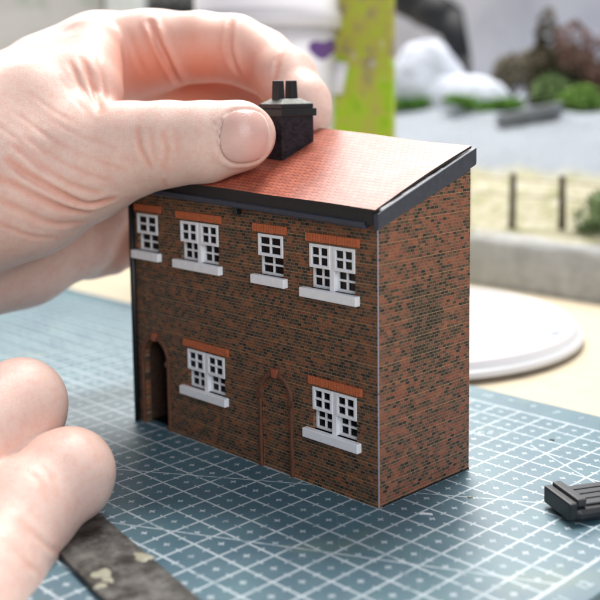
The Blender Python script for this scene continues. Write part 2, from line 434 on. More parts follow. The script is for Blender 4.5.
# dark rooms behind the windows, seen only through cracks round the sashes
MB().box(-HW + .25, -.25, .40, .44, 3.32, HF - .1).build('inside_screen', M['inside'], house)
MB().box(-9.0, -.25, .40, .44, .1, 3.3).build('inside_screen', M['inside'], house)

# roof sheet, a thin card that bows slightly and lifts from the barge board
nx, ny = 34, 14; v = []
RX0, RX1, RY0, RY1 = -HW - .22, .13, -.24, 3.86
for lay in (0, 1):
    for j in range(ny + 1):
        for i in range(nx + 1):
            s, t = i / nx, j / ny
            x = RX0 + (RX1 - RX0) * s; y = RY0 + (RY1 - RY0) * t
            bow = .05 * math.sin(math.pi * t) * max(0, (s - .75) / .25) ** 1.5 + .035 * t * max(0, (s - .85) / .15) + .008 * math.sin(s * 17 + t * 3)
            v.append((x, y, zr(y) + dz(x, y) + .03 + bow + (.07 if lay else 0)))
g = lambda l, j, i: l * (nx + 1) * (ny + 1) + j * (nx + 1) + i
f = []
for j in range(ny):
    for i in range(nx): f += [(g(1, j, i), g(1, j, i + 1), g(1, j + 1, i + 1), g(1, j + 1, i)), (g(0, j, i), g(0, j + 1, i), g(0, j + 1, i + 1), g(0, j, i + 1))]
roof = obj('roof', v, f, M['roof'], house, True); roof['label'] = 'thin printed red tile roof sheet'
f = []
for i in range(nx): f += [(g(0, 0, i), g(0, 0, i + 1), g(1, 0, i + 1), g(1, 0, i)), (g(0, ny, i), g(0, ny, i + 1), g(1, ny, i + 1), g(1, ny, i))]
for j in range(ny): f += [(g(0, j, nx), g(0, j + 1, nx), g(1, j + 1, nx), g(1, j, nx)), (g(0, j, 0), g(0, j + 1, 0), g(1, j + 1, 0), g(1, j, 0))]
obj('sheet_edge', v, f, M['black'], roof)
MB().prism([(.0, zr(0) - .2), (HD - .1, zr(HD - .1) - .25), (HD - .1, zr(HD - .1) - .05), (0, zr(0))], 0, -HW + .02, -.02).build('roof_deck', M['black'], roof); warp(bpy.context.scene.objects['roof_deck'])
# barge board, with its torn white top edge and the stepped foot at the back
MB().prism([(-.20, zr(-.2) - .46), (3.98, zr(3.98) - .46), (4.02, zr(4.02) - .40), (4.02, zr(4.02) + .02), (-.20, zr(-.2) - .03)], 0, .03, .20).build('barge_board', M['slate'], house, bevel=.015)
MB().prism([(-.16, zr(-.16) - .50), (3.84, zr(3.84) - .58), (3.84, zr(3.84) - .47), (-.16, zr(-.16) - .47)], 0, .022, .10).build('barge_board', M['slate'], house)
b = MB(); y = -.05
while y < 3.6:
    L = random.uniform(.25, .5); y2 = min(y + L, 3.8); h = random.uniform(.015, .05); h2 = random.uniform(.015, .05)
    b.prism([(y, zr(y) - .03), (y2, zr(y2) - .03), (y2, zr(y2) + h2), (y, zr(y) + h)], 0, .10 + random.uniform(-.01, .01), .175); y = y2
b.build('torn_card_edge', M['torn'], house)
# eaves: black fascia, slate gutter with a bracket, black downpipe at the far corner
MB().box(-HW - .12, .02, -.20, -.003, 7.68, zr(-.12)).build('fascia', M['black'], house); warp(bpy.context.scene.objects['fascia'])
gx0, gx1 = -HW - .05, -.28
def gz(x): return .03 * max(0, -x - .3)
prof = [(-.005, 7.78), (-.005, 7.60), (-.10, 7.56), (-.20, 7.565), (-.27, 7.62), (-.285, 7.74), (-.20, 7.76)]
xs = np.linspace(gx0, gx1, 24); k = len(prof)
v = [(x, y, z + gz(x)) for x in xs for y, z in prof]
f = [(i * k + j, (i + 1) * k + j, (i + 1) * k + (j + 1) % k, i * k + (j + 1) % k) for i in range(23) for j in range(k)] + [list(range(k)), list(range(23 * k, 24 * k))]
obj('gutter', v, f, M['slate'], house)
MB().box(-5.52, -5.34, -.22, 0, 7.52, 7.75).build('gutter_bracket', M['black'], house, bevel=.02)
MB().bar((-HW + .06, -.07, 0.01), (-HW + .06, -.07, 7.7), .10, 12).build('downpipe', M['black'], house, smooth=True)
# chimney
ch = empty('chimney', (-6.5, 2.6, 9.2), house)
def on_roof(px, py):
    d = ray(px, py)
    for t in np.arange(24, 42, .02):
        p = CAM + d * t
        if p[2] < zr(p[1]) + dz(p[0], p[1]) + .1: return p
pa, pb = on_roof(283, 161), on_roof(313, 141)
cx1 = (pa[0] + pb[0]) / 2; cx0 = cx1 - 1.0; cy0, cy1 = pa[1], pb[1]
zt = on(282, 109, 0, cx1)[2]; CXM = (cx0 + cx1) / 2
def zc(y): return zr(y) + dz(CXM, y) + .06
cm_ = Mat('charcoal brick print', (.018, .017, .022), .6, .3)
cm_.set('Base Color', cm_.ramp(cm_.voro(7, cm_.vec(cm_.y, cm_.z * 2.2, cm_.x), out='Color'), [(.2, (.008, .008, .011)), (.8, (.026, .022, .031))])); cm_.bump(cm_.noise(30, 3), .01)
M['stack'] = cm_.mat
MB().prism([(cy0, zc(cy0)), (cy1, zc(cy1)), (cy1, zt), (cy0, zt)], 0, cx0, cx1).build('stack', M['stack'], ch, bevel=.02)
cap = MB().box(cx0 - .05, cx1 + .05, cy0 - .05, cy1 + .10, zt - .24, zt - .0).build('cap', M['black'], ch, bevel=.02)
MB().box(cx0 - .02, cx1 + .02, cy0 - .02, cy1 - .02, zt + .002, zt + .14).build('cap_course', M['black'], cap, bevel=.015)
fl = speckled('grey flaunching', (.24, .25, .225), .55, .25, 9, bump=.01)
u = MB(); z0, z1 = zt + .142, zt + .30
u.add([(cx0, cy0, z0), (cx1, cy0, z0), (cx1, cy1, z0), (cx0, cy1, z0), (cx0 + .22, cy0 + .28, z1), (cx1 - .22, cy0 + .28, z1), (cx1 - .22, cy1 - .3, z1), (cx0 + .22, cy1 - .3, z1)],
      [(0, 3, 2, 1), (4, 5, 6, 7), (0, 1, 5, 4), (1, 2, 6, 5), (2, 3, 7, 6), (3, 0, 4, 7)]); u.build('flaunching', fl, cap, bevel=.02)
for yy in (cy0 + (cy1 - cy0) * .25, cy0 + (cy1 - cy0) * .66):
    zb_, zp = z1 - .04, z1 + .56; u = MB()
    lo_ = [(CXM + a * .15, yy + b_ * .15, zb_) for a, b_ in ((-1, -1), (1, -1), (1, 1), (-1, 1))]; hi_ = [(CXM + a * .13, yy + b_ * .13, zp) for a, b_ in ((-1, -1), (1, -1), (1, 1), (-1, 1))]
    u.add(lo_ + hi_, [(0, 3, 2, 1), (4, 5, 6, 7), (0, 1, 5, 4), (1, 2, 6, 5), (2, 3, 7, 6), (3, 0, 4, 7)]); u.build('chimney_pot', M['black'], ch, bevel=.025)

# ------------------------------------------------------------------ hands: a signed distance field meshed as one skin
def sd_cone(P, a, b, r1, r2):
    ba = b - a; l2 = float(ba @ ba); rr = r1 - r2; a2 = l2 - rr * rr; il2 = 1 / l2
    pa = P - a.astype(np.float32); y = pa @ ba.astype(np.float32); z = y - l2
    q = pa * np.float32(l2) - y[..., None] * ba.astype(np.float32); x2 = np.einsum('...i,...i', q, q)
    y2 = y * y * l2; z2 = z * z * l2
    k = np.sign(rr) * rr * rr * x2
    d = (np.sqrt(x2 * a2 * il2) + y * rr) * il2 - r1
    d = np.where(np.sign(z) * a2 * z2 > k, np.sqrt(x2 + z2) * il2 - r2, d)
    d = np.where(np.sign(y) * a2 * y2 < k, np.sqrt(x2 + y2) * il2 - r1, d)
    return d
def smin(a, b, k):
    h = np.clip(.5 + .5 * (b - a) / k, 0, 1); return b + (a - b) * h - k * h * (1 - h)
def hand_field(chains, h):
    pts = [(at(x, y, d), r) for c in chains for x, y, d, r in c[1]]
    lo = np.min([p - r for p, r in pts], 0) - .4; hi = np.max([p + r for p, r in pts], 0) + .4
    n = np.ceil((hi - lo) / h).astype(int)
    D = np.full(n, 9.0, np.float32)
    for k, ch_ in chains:
        p = [(at(x, y, d), r) for x, y, d, r in ch_]
        cd_ = None
        clo = np.min([q - r for q, r in p], 0) - 1.2; chi = np.max([q + r for q, r in p], 0) + 1.2
        i0 = np.clip(((clo - lo) / h).astype(int), 0, n); i1 = np.clip(((chi - lo) / h).astype(int) + 1, 0, n)
        sl = tuple(slice(a, b_) for a, b_ in zip(i0, i1))
        ax = [lo[q] + h * np.arange(i0[q], i1[q], dtype=np.float32) for q in range(3)]
        P = np.stack(np.meshgrid(*ax, indexing='ij'), -1).astype(np.float32)
        for (a, ra), (b_, rb) in zip(p[:-1], p[1:]):
            q = sd_cone(P, a, b_, ra, rb); cd_ = q if cd_ is None else smin(cd_, q, .35)
        D[sl] = smin(D[sl], cd_.astype(np.float32), k)
    return D, lo, h
def carve(D, lo, h, line, depth, wdt):                 # a crease pressed into the field along a line on the skin, a soft ridge on each side
    line = np.array(line); n = np.array(D.shape); m_ = 4.5 * wdt + .1
    i0 = np.clip(((line.min(0) - m_ - lo) / h).astype(int), 0, n); i1 = np.clip(((line.max(0) + m_ - lo) / h).astype(int) + 1, 0, n)
    sl = tuple(slice(a, b_) for a, b_ in zip(i0, i1))
    P = np.stack(np.meshgrid(*[lo[q] + h * np.arange(i0[q], i1[q]) for q in range(3)], indexing='ij'), -1).reshape(-1, 3)
    near = np.abs(D[sl].reshape(-1)) < .6; Q = P[near]
    d = seg_dist(Q, line); ends = np.minimum(np.linalg.norm(Q - line[0], axis=1), np.linalg.norm(Q - line[-1], axis=1))
    fade = np.clip(ends / (.3 + 2 * wdt), .1, 1)
    add = np.zeros(len(P)); add[near] = depth * fade * (np.exp(-(d / wdt) ** 2) - .35 * np.exp(-((d - 2.2 * wdt) / (1.1 * wdt)) ** 2))
    D[sl] += add.reshape(D[sl].shape).astype(np.float32)
def nets(D, lo, h):
    n = np.array(D.shape)
    # surface nets
    neg = D < 0
    c8 = [neg[i:n[0] - 1 + i, j:n[1] - 1 + j, l:n[2] - 1 + l] for i in (0, 1) for j in (0, 1) for l in (0, 1)]
    cnt = sum(c.astype(np.int8) for c in c8); act = (cnt > 0) & (cnt < 8)
    idx = np.argwhere(act); vid = np.full(act.shape, -1, np.int64); vid[tuple(idx.T)] = np.arange(len(idx))
    acc = np.zeros((len(idx), 3)); num = np.zeros(len(idx))
    C8 = [np.array(q) for q in ((0, 0, 0), (1, 0, 0), (0, 1, 0), (0, 0, 1), (1, 1, 0), (1, 0, 1), (0, 1, 1), (1, 1, 1))]
    for a in C8:
        for b_ in C8:
            if (b_ - a).sum() == 1 and (b_ - a).min() >= 0:
                va = D[tuple((idx + a).T)].astype(float); vb = D[tuple((idx + b_).T)].astype(float)
                m_ = (va < 0) != (vb < 0); t = np.where(m_, va / (va - vb + 1e-12), 0)
                acc += np.where(m_[:, None], a + (b_ - a) * t[:, None], 0); num += m_
    V = lo + h * (idx + acc / num[:, None]); F = []
    for ax_ in range(3):
        e = np.zeros(3, int); e[ax_] = 1; o1, o2 = [np.eye(3, dtype=int)[q] for q in range(3) if q != ax_]
        A = neg[tuple(slice(0, n[q] - e[q]) for q in range(3))]; B = neg[tuple(slice(e[q], n[q]) for q in range(3))]
        ed = np.argwhere(A != B); ed = ed[np.all((ed - o1 - o2 >= 0) & (ed < np.array(act.shape)), 1)]
        fl_ = A[tuple(ed.T)]
        q4 = np.stack([vid[tuple((ed - o1 - o2).T)], vid[tuple((ed - o2).T)], vid[tuple(ed.T)], vid[tuple((ed - o1).T)]], 1)
        q4[~fl_] = q4[~fl_][:, ::-1]; F.append(q4)
    F = np.concatenate(F); F = F[(F >= 0).all(1)]
    return V, F
def vnormals(V, F):
    nn = np.cross(V[F[:, 2]] - V[F[:, 0]], V[F[:, 3]] - V[F[:, 1]]); out = np.zeros_like(V)
    for i in range(4): np.add.at(out, F[:, i], nn)
    return out / (np.linalg.norm(out, axis=1, keepdims=True) + 1e-12)
def relax(V, F, it):
    E_ = np.concatenate([F[:, [0, 1]], F[:, [1, 2]], F[:, [2, 3]], F[:, [3, 0]]])
    deg = np.bincount(E_.ravel(), minlength=len(V))[:, None]
    for _ in range(it):
        s = np.zeros_like(V); np.add.at(s, E_[:, 0], V[E_[:, 1]]); np.add.at(s, E_[:, 1], V[E_[:, 0]])
        V = V * .5 + .5 * s / np.maximum(deg, 1)
    return V
def seg_dist(V, pl):
    best = np.full(len(V), 99.0)
    for a, b_ in zip(pl[:-1], pl[1:]):
        ab = b_ - a; t = np.clip(((V - a) @ ab) / (ab @ ab + 1e-9), 0, 1)
        best = np.minimum(best, np.linalg.norm(V - a - t[:, None] * ab, axis=1))
    return best
def dense(pl, k=7):                                   # smooth curve through picture points
    pl = np.array(pl, float); out = []
    for i in range(len(pl) - 1):
        p0, p1, p2, p3 = pl[max(i - 1, 0)], pl[i], pl[i + 1], pl[min(i + 2, len(pl) - 1)]
        for t in np.arange(k) / k:
            out.append(.5 * ((2 * p1) + (p2 - p0) * t + (2 * p0 - 5 * p1 + 4 * p2 - p3) * t * t + (3 * p1 - p0 - 3 * p2 + p3) * t ** 3))
    return np.array(out + [pl[-1]])
def build_hand(name, chains, creases, red, h, nails):
    D, lo, h = hand_field(chains, h); V, F = nets(D, lo, h)
    bvh = BVHTree.FromPolygons(V.tolist(), F.tolist())
    def hit(x, y):
        q = bvh.ray_cast(Vector(CAM), Vector(ray(x, y)).normalized()); return None if q[0] is None else np.array(q[0])
    lines = []
    for pl, depth, wdt in creases:
        P = [q for q in (hit(x, y) for x, y in dense(pl)) if q is not None]; runs = [[P[0]]] if P else []
        for a in P[1:]:
            if np.linalg.norm(a - runs[-1][-1]) < .7: runs[-1].append(a)
            else: runs.append([a])
        lines += [(np.array(r), depth, wdt) for r in runs if len(r) > 2]
    for ln, dp, wd in lines: carve(D, lo, h, ln, dp * 1.2, wd)
    V, F = nets(D, lo, h); V = relax(V, F, 1); Nn = vnormals(V, F)
    if Nn[np.argmax(V[:, 2])][2] < 0: F = F[:, ::-1]; Nn = -Nn
    bvh = BVHTree.FromPolygons(V.tolist(), F.tolist())
    disp = np.zeros(len(V)); R_ = np.zeros(len(V))
    for ln, depth, wdt in lines:
        R_ = np.maximum(R_, .6 * min(1, depth / .08) * np.exp(-(seg_dist(V, ln) / (1.5 * wdt)) ** 2))
    for x, y, dep, rad, amt in red:
        c = at(x, y, dep); R_ = np.maximum(R_, amt * np.exp(-(np.linalg.norm(V - c, axis=1) / rad) ** 2))
    # nail beds
    nail_objs = []
    for outl, tip_from, sink in nails:
        cx, cy = np.mean(outl, 0); ring = [hit(x, y) for x, y in dense(list(outl) + [outl[0]], 6)]
        ring = [q for q in ring if q is not None]; d = seg_dist(V, np.array(ring))
        disp -= sink * np.exp(-(d / .06) ** 2); disp += .5 * sink * np.exp(-((d - .17) / .1) ** 2)
        nail_objs.append((outl, cx, cy, tip_from))
    V2 = V + Nn * disp[:, None]
    o = obj(name, V2, F, M['skin'], None, True)
    a = o.data.attributes.new('redness', 'FLOAT', 'POINT'); a.data.foreach_set('value', R_.astype(np.float32))
    for outl, cx, cy, tip_from in nail_objs:
        ol = dense(list(outl) + [outl[0]], 6)[:-1]; rings = [1.0, .97, .92, .85, .76, .64, .48, .3, .12]; v = []; tipm = []
        for lay in (0, 1):
            for s in rings:
                for x, y in ol:
                    xx, yy = cx + (x - cx) * s * .985, cy + (y - cy) * s * .985
                    q = hit(xx, yy)
                    if q is None: q = hit(cx + (x - cx) * s * .9, cy + (y - cy) * s * .9)
                    dome = .040 * (1 - s ** 4) + .018 * min(1, (1 - s) / .05) + (.012 if s < 1 else -.01)
                    nn = np.array(bvh.find_nearest(Vector(q))[1]); nn = nn if nn @ (CAM - q) > 0 else -nn
                    v.append(q + nn * (dome if lay == 0 else -.06))
        n_ = len(ol); k_ = len(rings); f = []
        for lay in (0, 1):
            o_ = lay * n_ * k_
            f += [(o_ + r * n_ + i, o_ + r * n_ + (i + 1) % n_, o_ + (r + 1) * n_ + (i + 1) % n_, o_ + (r + 1) * n_ + i) for r in range(k_ - 1) for i in range(n_)]
            f.append([o_ + (k_ - 1) * n_ + i for i in range(n_)])
        f += [(i, (i + 1) % n_, n_ * k_ + (i + 1) % n_, n_ * k_ + i) for i in range(n_)]
        no = obj('fingernail', v, f, M['nail'], o, True); no.data.materials.append(M['nail_tip'])
        if tip_from is not None:
            mp = no.matrix_world
            for pl_ in no.data.polygons:
                c = np.mean([v[i] for i in pl_.vertices], 0); q = c - CAM
                x = PX + FPX * (q @ RIGHT) / (q @ FWD)
                if x > tip_from and pl_.index < 2 * n_: pl_.material_index = 1
    return o

thumb = [(-70, 205, 33.0, 2.5), (20, 180, 32.8, 2.45), (85, 160, 32.5, 1.85), (132, 149, 32.0, 1.40), (168, 144, 31.6, 1.25), (205, 142, 31.3, 1.17), (238, 136, 31.1, .99), (247, 135, 31.1, .82)]
bulk = [(-230, 330, 31.0, 2.9), (-120, 230, 32.5, 3.0), (-20, 168, 34.0, 3.1), (48, 102, 35.4, 2.2)]
web = [(-20, 168, 33.3, 2.7), (40, 122, 33.4, 2.0), (78, 92, 33.8, 1.38), (86, 70, 34.5, 1.12), (90, 48, 35.3, 1.05)]
index = [(50, 90, 36.6, 2.0), (100, 62, 36.9, 1.72), (148, 52, 36.8, 1.42), (165, 50, 36.7, 1.29), (200, 47, 36.4, 1.17), (234, 49, 36.5, 1.14), (262, 61, 36.3, 1.06), (286, 78, 35.2, 1.0), (303, 103, 34.3, .87), (309, 116, 34.0, .77)]
middle = [(80, 110, 37.4, 1.5), (130, 96, 38.2, 1.15), (195, 84, 38.8, 1.0), (250, 88, 38.8, .95), (285, 105, 38.0, .85), (298, 128, 37.4, .78)]
palm = [(-160, 300, 33.5, 2.5), (-60, 262, 35.5, 2.35), (20, 250, 36.8, 2.0), (70, 230, 37.8, 1.75), (96, 190, 38.0, 1.6), (98, 130, 37.4, 1.5)]
ring_f = [(70, 205, 38.6, 1.3), (112, 215, 39.2, .95), (122, 242, 39.4, .82), (140, 246, 39.6, .75), (170, 235, 40.6, .70)]
little = [(50, 245, 38.2, 1.2), (88, 255, 38.8, .85), (112, 256, 39.0, .72)]
cre = [
    ([(150, 22), (157, 40), (168, 62), (179, 82)], .26, .09),
    ([(232, 20), (229, 45), (233, 62), (240, 76)], .13, .08), ([(287, 46), (279, 60), (275, 80)], .10, .075),
    ([(82, 58), (92, 82), (101, 112)], .08, .09), ([(70, 62), (80, 84), (93, 104)], .06, .07), ([(96, 52), (103, 76), (108, 100)], .05, .08), ([(128, 30), (135, 52), (146, 78)], .04, .08),
    # thumb joint
    ([(138, 130), (140, 148), (150, 166)], .055, .07), ([(163, 134), (166, 150), (164, 168)], .045, .065), ([(150, 130), (152, 148), (156, 160)], .035, .06), ([(175, 132), (178, 150)], .03, .06),
    ([(164, 180), (166, 186)], .06, .05),
    # folds round the ball of the thumb
    ([(8, 160), (24, 173), (57, 192), (86, 204), (112, 199)], .13, .085), ([(0, 178), (30, 194), (62, 208), (88, 212)], .07, .09), ([(0, 200), (26, 213), (56, 224), (82, 222)], .05, .09),
    ([(14, 146), (40, 166), (72, 185), (98, 192)], .05, .07), ([(24, 136), (52, 156), (86, 174), (110, 180)], .035, .06), ([(36, 128), (64, 146), (100, 162), (126, 170)], .03, .05),
    ([(0, 224), (30, 236), (58, 238)], .035, .07), ([(50, 120), (80, 136), (116, 148)], .022, .05), ([(30, 92), (52, 110), (78, 124)], .02, .05), ([(10, 110), (36, 128), (60, 150)], .02, .05),
    ([(-10, 120), (20, 142), (46, 168)], .022, .05), ([(60, 76), (74, 98), (90, 116)], .025, .05)]
rednss = [(150, 75, 35.2, 1.7, .95), (205, 70, 35.4, 1.6, .9), (250, 80, 35.6, 1.3, .8), (200, 95, 37.8, 2.5, .95), (285, 70, 35.3, .6, .45), (118, 80, 34.9, 1.0, .6), (233, 45, 35.6, .6, .5), (240, 138, 31.1, .5, .25), (120, 225, 38.4, 1.3, .5)]  # redder palm skin, plus bounced light between the fingers painted in
nail_o = [(222, 122), (219, 137), (222, 153), (232, 162), (247, 163), (260, 159), (267, 150), (270, 137), (268, 123), (261, 113), (246, 109), (231, 112)]
hand1 = build_hand('hand', [(.1, bulk), (.8, thumb), (.6, web), (.22, index), (.3, middle), (.6, palm), (.3, ring_f), (.25, little)], cre, rednss, .078, [(nail_o, 259, .045)])
tag(hand1, 'bare hand reaching from the left, pinching the chimney between thumb and forefinger', 'hand', 'two bare hands')

fa = [(-230, 640, 24.0, 2.4), (-120, 530, 26.5, 1.9), (-50, 462, 26.4, 1.25), (-5, 421, 27.6, 1.20), (20, 405, 28.2, 1.20), (26, 414, 28.9, 1.02), (0, 455, 29.4, .9)]
fb = [(-200, 800, 19.5, 2.2), (-80, 690, 21.5, 1.9), (-22, 590, 24.0, 1.40), (25, 512, 26.0, 1.26), (62, 478, 26.9, 1.13), (70, 473, 27.0, 1.08), (72, 482, 27.5, .96), (56, 505, 27.9, .85)]
fp = [(-260, 760, 21.0, 3.0), (-140, 600, 24.0, 2.2), (-70, 520, 26.5, 1.5)]
cre2 = [([(28, 470), (40, 482), (46, 500)], .03, .07), ([(36, 462), (50, 476), (56, 494)], .025, .06), ([(20, 520), (45, 545), (60, 552)], .03, .06), ([(8, 540), (25, 562), (42, 575)], .03, .06), ([(30, 372), (45, 380), (56, 398)], .012, .06)]
red2 = [(40, 446, 28.9, .7, .5), (70, 450, 27.0, .7, .2), (10, 540, 26.5, 1.2, .25)]
hand2 = build_hand('hand', [(.1, fp), (.55, fa), (.16, fb)], cre2, red2, .085, [])
tag(hand2, 'blurred curled fingers of the near hand resting on the steel rule', 'hand', 'two bare hands')

# ------------------------------------------------------------------ steel rule
m = Mat('worn dark steel', (.12, .11, .10), .42, .5, .7)
sc_ = m.noise(3, 5, .7, vec=m.vec(m.x * .3, m.y * 2.0, 0.0))
m.set('Base Color', m.mix(m.ramp_n(m.noise(1.5, 4, .65), .4, .75), m.mix(sc_, (.030, .028, .026), (.085, .080, .074)), (.26, .26, .25)))
m.set('Roughness', m.noise(4, 4) * .4 + .25); m.bump(m.noise(20, 4), .004); M['steel'] = m.mat
a = np.array([-5.25, -5.47]); dr = np.array([.9817, -.1905]); pr = np.array([-.1905, -.9817])
def rp(u, t, z): q = a + dr * u + pr * t; return (q[0], q[1], z)
rule = MB().add([rp(u, t, z) for z in (.012, .16) for u, t in ((-8, 0), (14, 0), (14, 1.72), (-8, 1.72))],
                [(0, 3, 2, 1), (4, 5, 6, 7), (0, 1, 5, 4), (1, 2, 6, 5), (2, 3, 7, 6), (3, 0, 4, 7)]).build('steel_rule', M['steel'], bevel=.02)
tag(rule, 'worn dark steel rule with cream paint spots lying under the near hand', 'ruler')
cp = speckled('dried cream paint', (.33, .32, .24), .5, .15, 5, bump=.02, bscale=8)
for (px, py), (ra, rb) in (((143, 557), (.28, .20)), ((102, 574), (.24, .24)), ((108, 580), (.16, .12)), ((100, 586), (.12, .16))):
    c = on(px, py, 2, .16); u = MB(); k = 14; v = []
    for s, z in ((1.0, .162), (.8, .178), (.3, .184)):
        for i in range(k):
            t = i * 2 * math.pi / k; q = s * (1 + .22 * math.sin(3 * t + px) + .12 * math.sin(5 * t + py))
            v.append((c[0] + ra * q * math.cos(t), c[1] + rb * q * math.sin(t), z))
    f = [(r * k + i, r * k + (i + 1) % k, (r + 1) * k + (i + 1) % k, (r + 1) * k + i) for r in range(2) for i in range(k)] + [[2 * k + i for i in range(k)]]
    obj('paint_spot', v, f, cp, rule, True)
for i in range(40):                                  # engraved graduations along both edges
    for t0, ln in ((.04, .34 if i % 5 == 0 else .2),):
        u0 = 4.8 + i * .1
        MB().add([rp(u0 - .012, t0, .1612), rp(u0 + .012, t0, .1612), rp(u0 + .012, t0 + ln, .1612), rp(u0 - .012, t0 + ln, .1612)], [(0, 1, 2, 3)]).build('graduation', M['black'], rule) if i < 40 else None

# ------------------------------------------------------------------ black plastic tool on the right
M['plastic'] = speckled('black plastic', (.012, .014, .018), .38, .2, 6, bump=.004, bscale=30)
M['plastic2'] = speckled('dark grey plastic', (.026, .029, .036), .42, .15, 6, bump=.004, bscale=30)
kx = np.array([.47, .88]); ky = np.array([.88, -.47]); k0 = np.array([3.0, 3.25])
tool = empty('craft_tool', (*(k0 + kx * 3 + ky * .7), 0.0))
tag(tool, 'black plastic craft tool end with raised ridge lying on the mat at the right', 'tool')
def kb(u0, u1, t0, t1, z0, z1): 
    return [(*(k0 + kx * u + ky * t), z) for z in (z0, z1) for u, t in ((u0, t0), (u1, t0), (u1, t1), (u0, t1))]
BF = [(0, 3, 2, 1), (4, 5, 6, 7), (0, 1, 5, 4), (1, 2, 6, 5), (2, 3, 7, 6), (3, 0, 4, 7)]
body = MB().add(kb(.12, 9, .02, 1.50, .02, .44), BF).build('body', M['plastic'], tool, bevel=.16)
MB().add(kb(.5, 9, .16, 1.36, .44, .50), BF).build('top_plate', M['plastic2'], body, bevel=.03)
MB().add(kb(-.02, .22, .08, 1.44, .10, .58), BF).build('end_cap', M['plastic'], tool, bevel=.05)
MB().add(kb(.22, .48, .10, 1.42, .445, .66), BF).build('ridge', M['plastic2'], tool, bevel=.04)
for t in (.42, .72, 1.02): MB().add(kb(.6, 2.0, t, t + .06, .50, .525), BF).build('grip_line', M['plastic'], tool, bevel=.01)
MB().add(kb(1.5, 3.2, .70, 1.22, .51, .56), BF).build('slider', M['plastic2'], tool, bevel=.03)

# ------------------------------------------------------------------ white lid behind the house
lm = Mat('white plastic lid', (.66, .66, .68), .38, .5); lm.bump(lm.noise(2, 3), .02)
lm.b.inputs['Subsurface Weight'].default_value = .2; lm.b.inputs['Subsurface Scale'].default_value = .004
R1 = 8.4
prof = [(0, .30), (R1 - .85, .31), (R1 - .75, .35), (R1 - .66, .58), (R1 - .55, .64), (R1 - .42, .64), (R1 - .33, .58), (R1 - .26, .34), (R1 - .16, .28), (R1, .25), (R1 + .02, .05), (R1 - .03, .01), (R1 - .2, .01), (R1 - .25, .15), (R1 - .5, .21), (0, .21)]
lid = MB().lathe(prof, (-12.75, 15.6, 0), 128).build('container_cover', lm.mat, smooth=True)
tag(lid, 'round white plastic tub lid lying on the table behind the model house', 'lid')
lg = Mat('pale grey marks', (.46, .50, .57), .3).mat  # pale grey raised marks on the lid
c = on(533, 330, 2, .33)
for i, (du, dv, L, wd) in enumerate(((-1.4, .9, 2.2, .18), (0, 0, 2.6, .22), (.5, -.9, 1.6, .16), (1.0, .4, .3, .9))):
    x, y = c[0] + du, c[1] + dv
    MB().box(x - L / 2, x + L / 2, y - wd / 2, y + wd / 2, .30, .36).build('raised_mark', lg, lid, bevel=.02)

# ------------------------------------------------------------------ scenery board behind
KY = 27.8
BX0, BX1 = -46.0, 14.0
def tz(x, y):
    base = np.interp(y, [27.6, 29, 31, 36, 45, 50, 58, 66], [2.5, 2.75, 3.2, 5.2, 9.0, 9.5, 9.9, 10.1])
    return base + .22 * noise.noise((x * .35, y * .35, 1.3)) + .12 * noise.noise((x * 1.3, y * 1.3, 4.0))
m = Mat('scatter ground', rough=.95, spec=.1)
road = m.ramp_n(m.y + m.noise(.5, 3) * 3.0, 37.6, 39.0)
grit = m.ramp(m.noise(6, 4, .7), [(.3, (.30, .34, .40)), (.7, (.55, .59, .64))])
sand = m.ramp(m.noise(.9, 5, .7), [(.28, (.22, .27, .12)), (.40, (.46, .45, .27)), (.52, (.62, .58, .42)), (.70, (.74, .71, .62))])
m.set('Base Color', m.mix(road, sand, grit)); m.bump(m.noise(5, 5, .7), .25)
nx, ny = 90, 70; v = [(BX0 + (BX1 - BX0) * i / nx, 28.2 + 38 * j / ny, 0) for j in range(ny + 1) for i in range(nx + 1)]
v = [(x, y, tz(x, y)) for x, y, _ in v]; n0 = len(v); v += [(x, y, -.2) for x, y, _ in v[:]]
f = [(j * (nx + 1) + i, j * (nx + 1) + i + 1, (j + 1) * (nx + 1) + i + 1, (j + 1) * (nx + 1) + i) for j in range(ny) for i in range(nx)]
rim = [i for i in range(nx + 1)] + [j * (nx + 1) + nx for j in range(1, ny + 1)] + [ny * (nx + 1) + i for i in range(nx - 1, -1, -1)] + [j * (nx + 1) for j in range(ny - 1, 0, -1)]
f += [(rim[i], rim[(i + 1) % len(rim)], n0 + rim[(i + 1) % len(rim)], n0 + rim[i]) for i in range(len(rim))]
terr = obj('terrain', v, f, m.mat, None, True); tag(terr, 'sandy embankment of the model scenery rising to grey gravel', kind='structure')
# grey foam edge of the board
km = Mat('rough grey foam', (.40, .40, .40), .9, .1); km.set('Base Color', km.ramp(km.noise(1.6, 5, .65), [(.3, (.40, .40, .39)), (.7, (.58, .58, .56))])); km.bump(km.noise(4, 5, .7), .12)
v = []; f = []; ns = 120; sect = [(KY, -.2), (KY - .12, .25), (KY - .02, 1.2), (KY, 2.2), (KY + .18, 2.55), (KY + .7, 2.72), (KY + 1.2, 2.5), (KY + 1.2, -.2)]
for i in range(ns + 1):
    x = BX0 + (BX1 - BX0) * i / ns
    for q, (y, z) in enumerate(sect):
        e = .16 * noise.noise((x * .5, q * .9, 2.0)) + .08 * noise.noise((x * 2, q * 2.0, 7.0))
        v.append((x, y + e * .8 * (1 if q < 6 else 0), z + (e * 1.6 if 3 <= q <= 6 else 0)))
k = len(sect); f = [(i * k + j, (i + 1) * k + j, (i + 1) * k + j + 1, i * k + j + 1) for i in range(ns) for j in range(k - 1)] + [list(range(k)), list(range(ns * k, ns * k + k))]
kerb = obj('board_edging', v, f, km.mat, None, True); tag(kerb, 'rough grey foam edging along the front of the scenery board', 'edging')
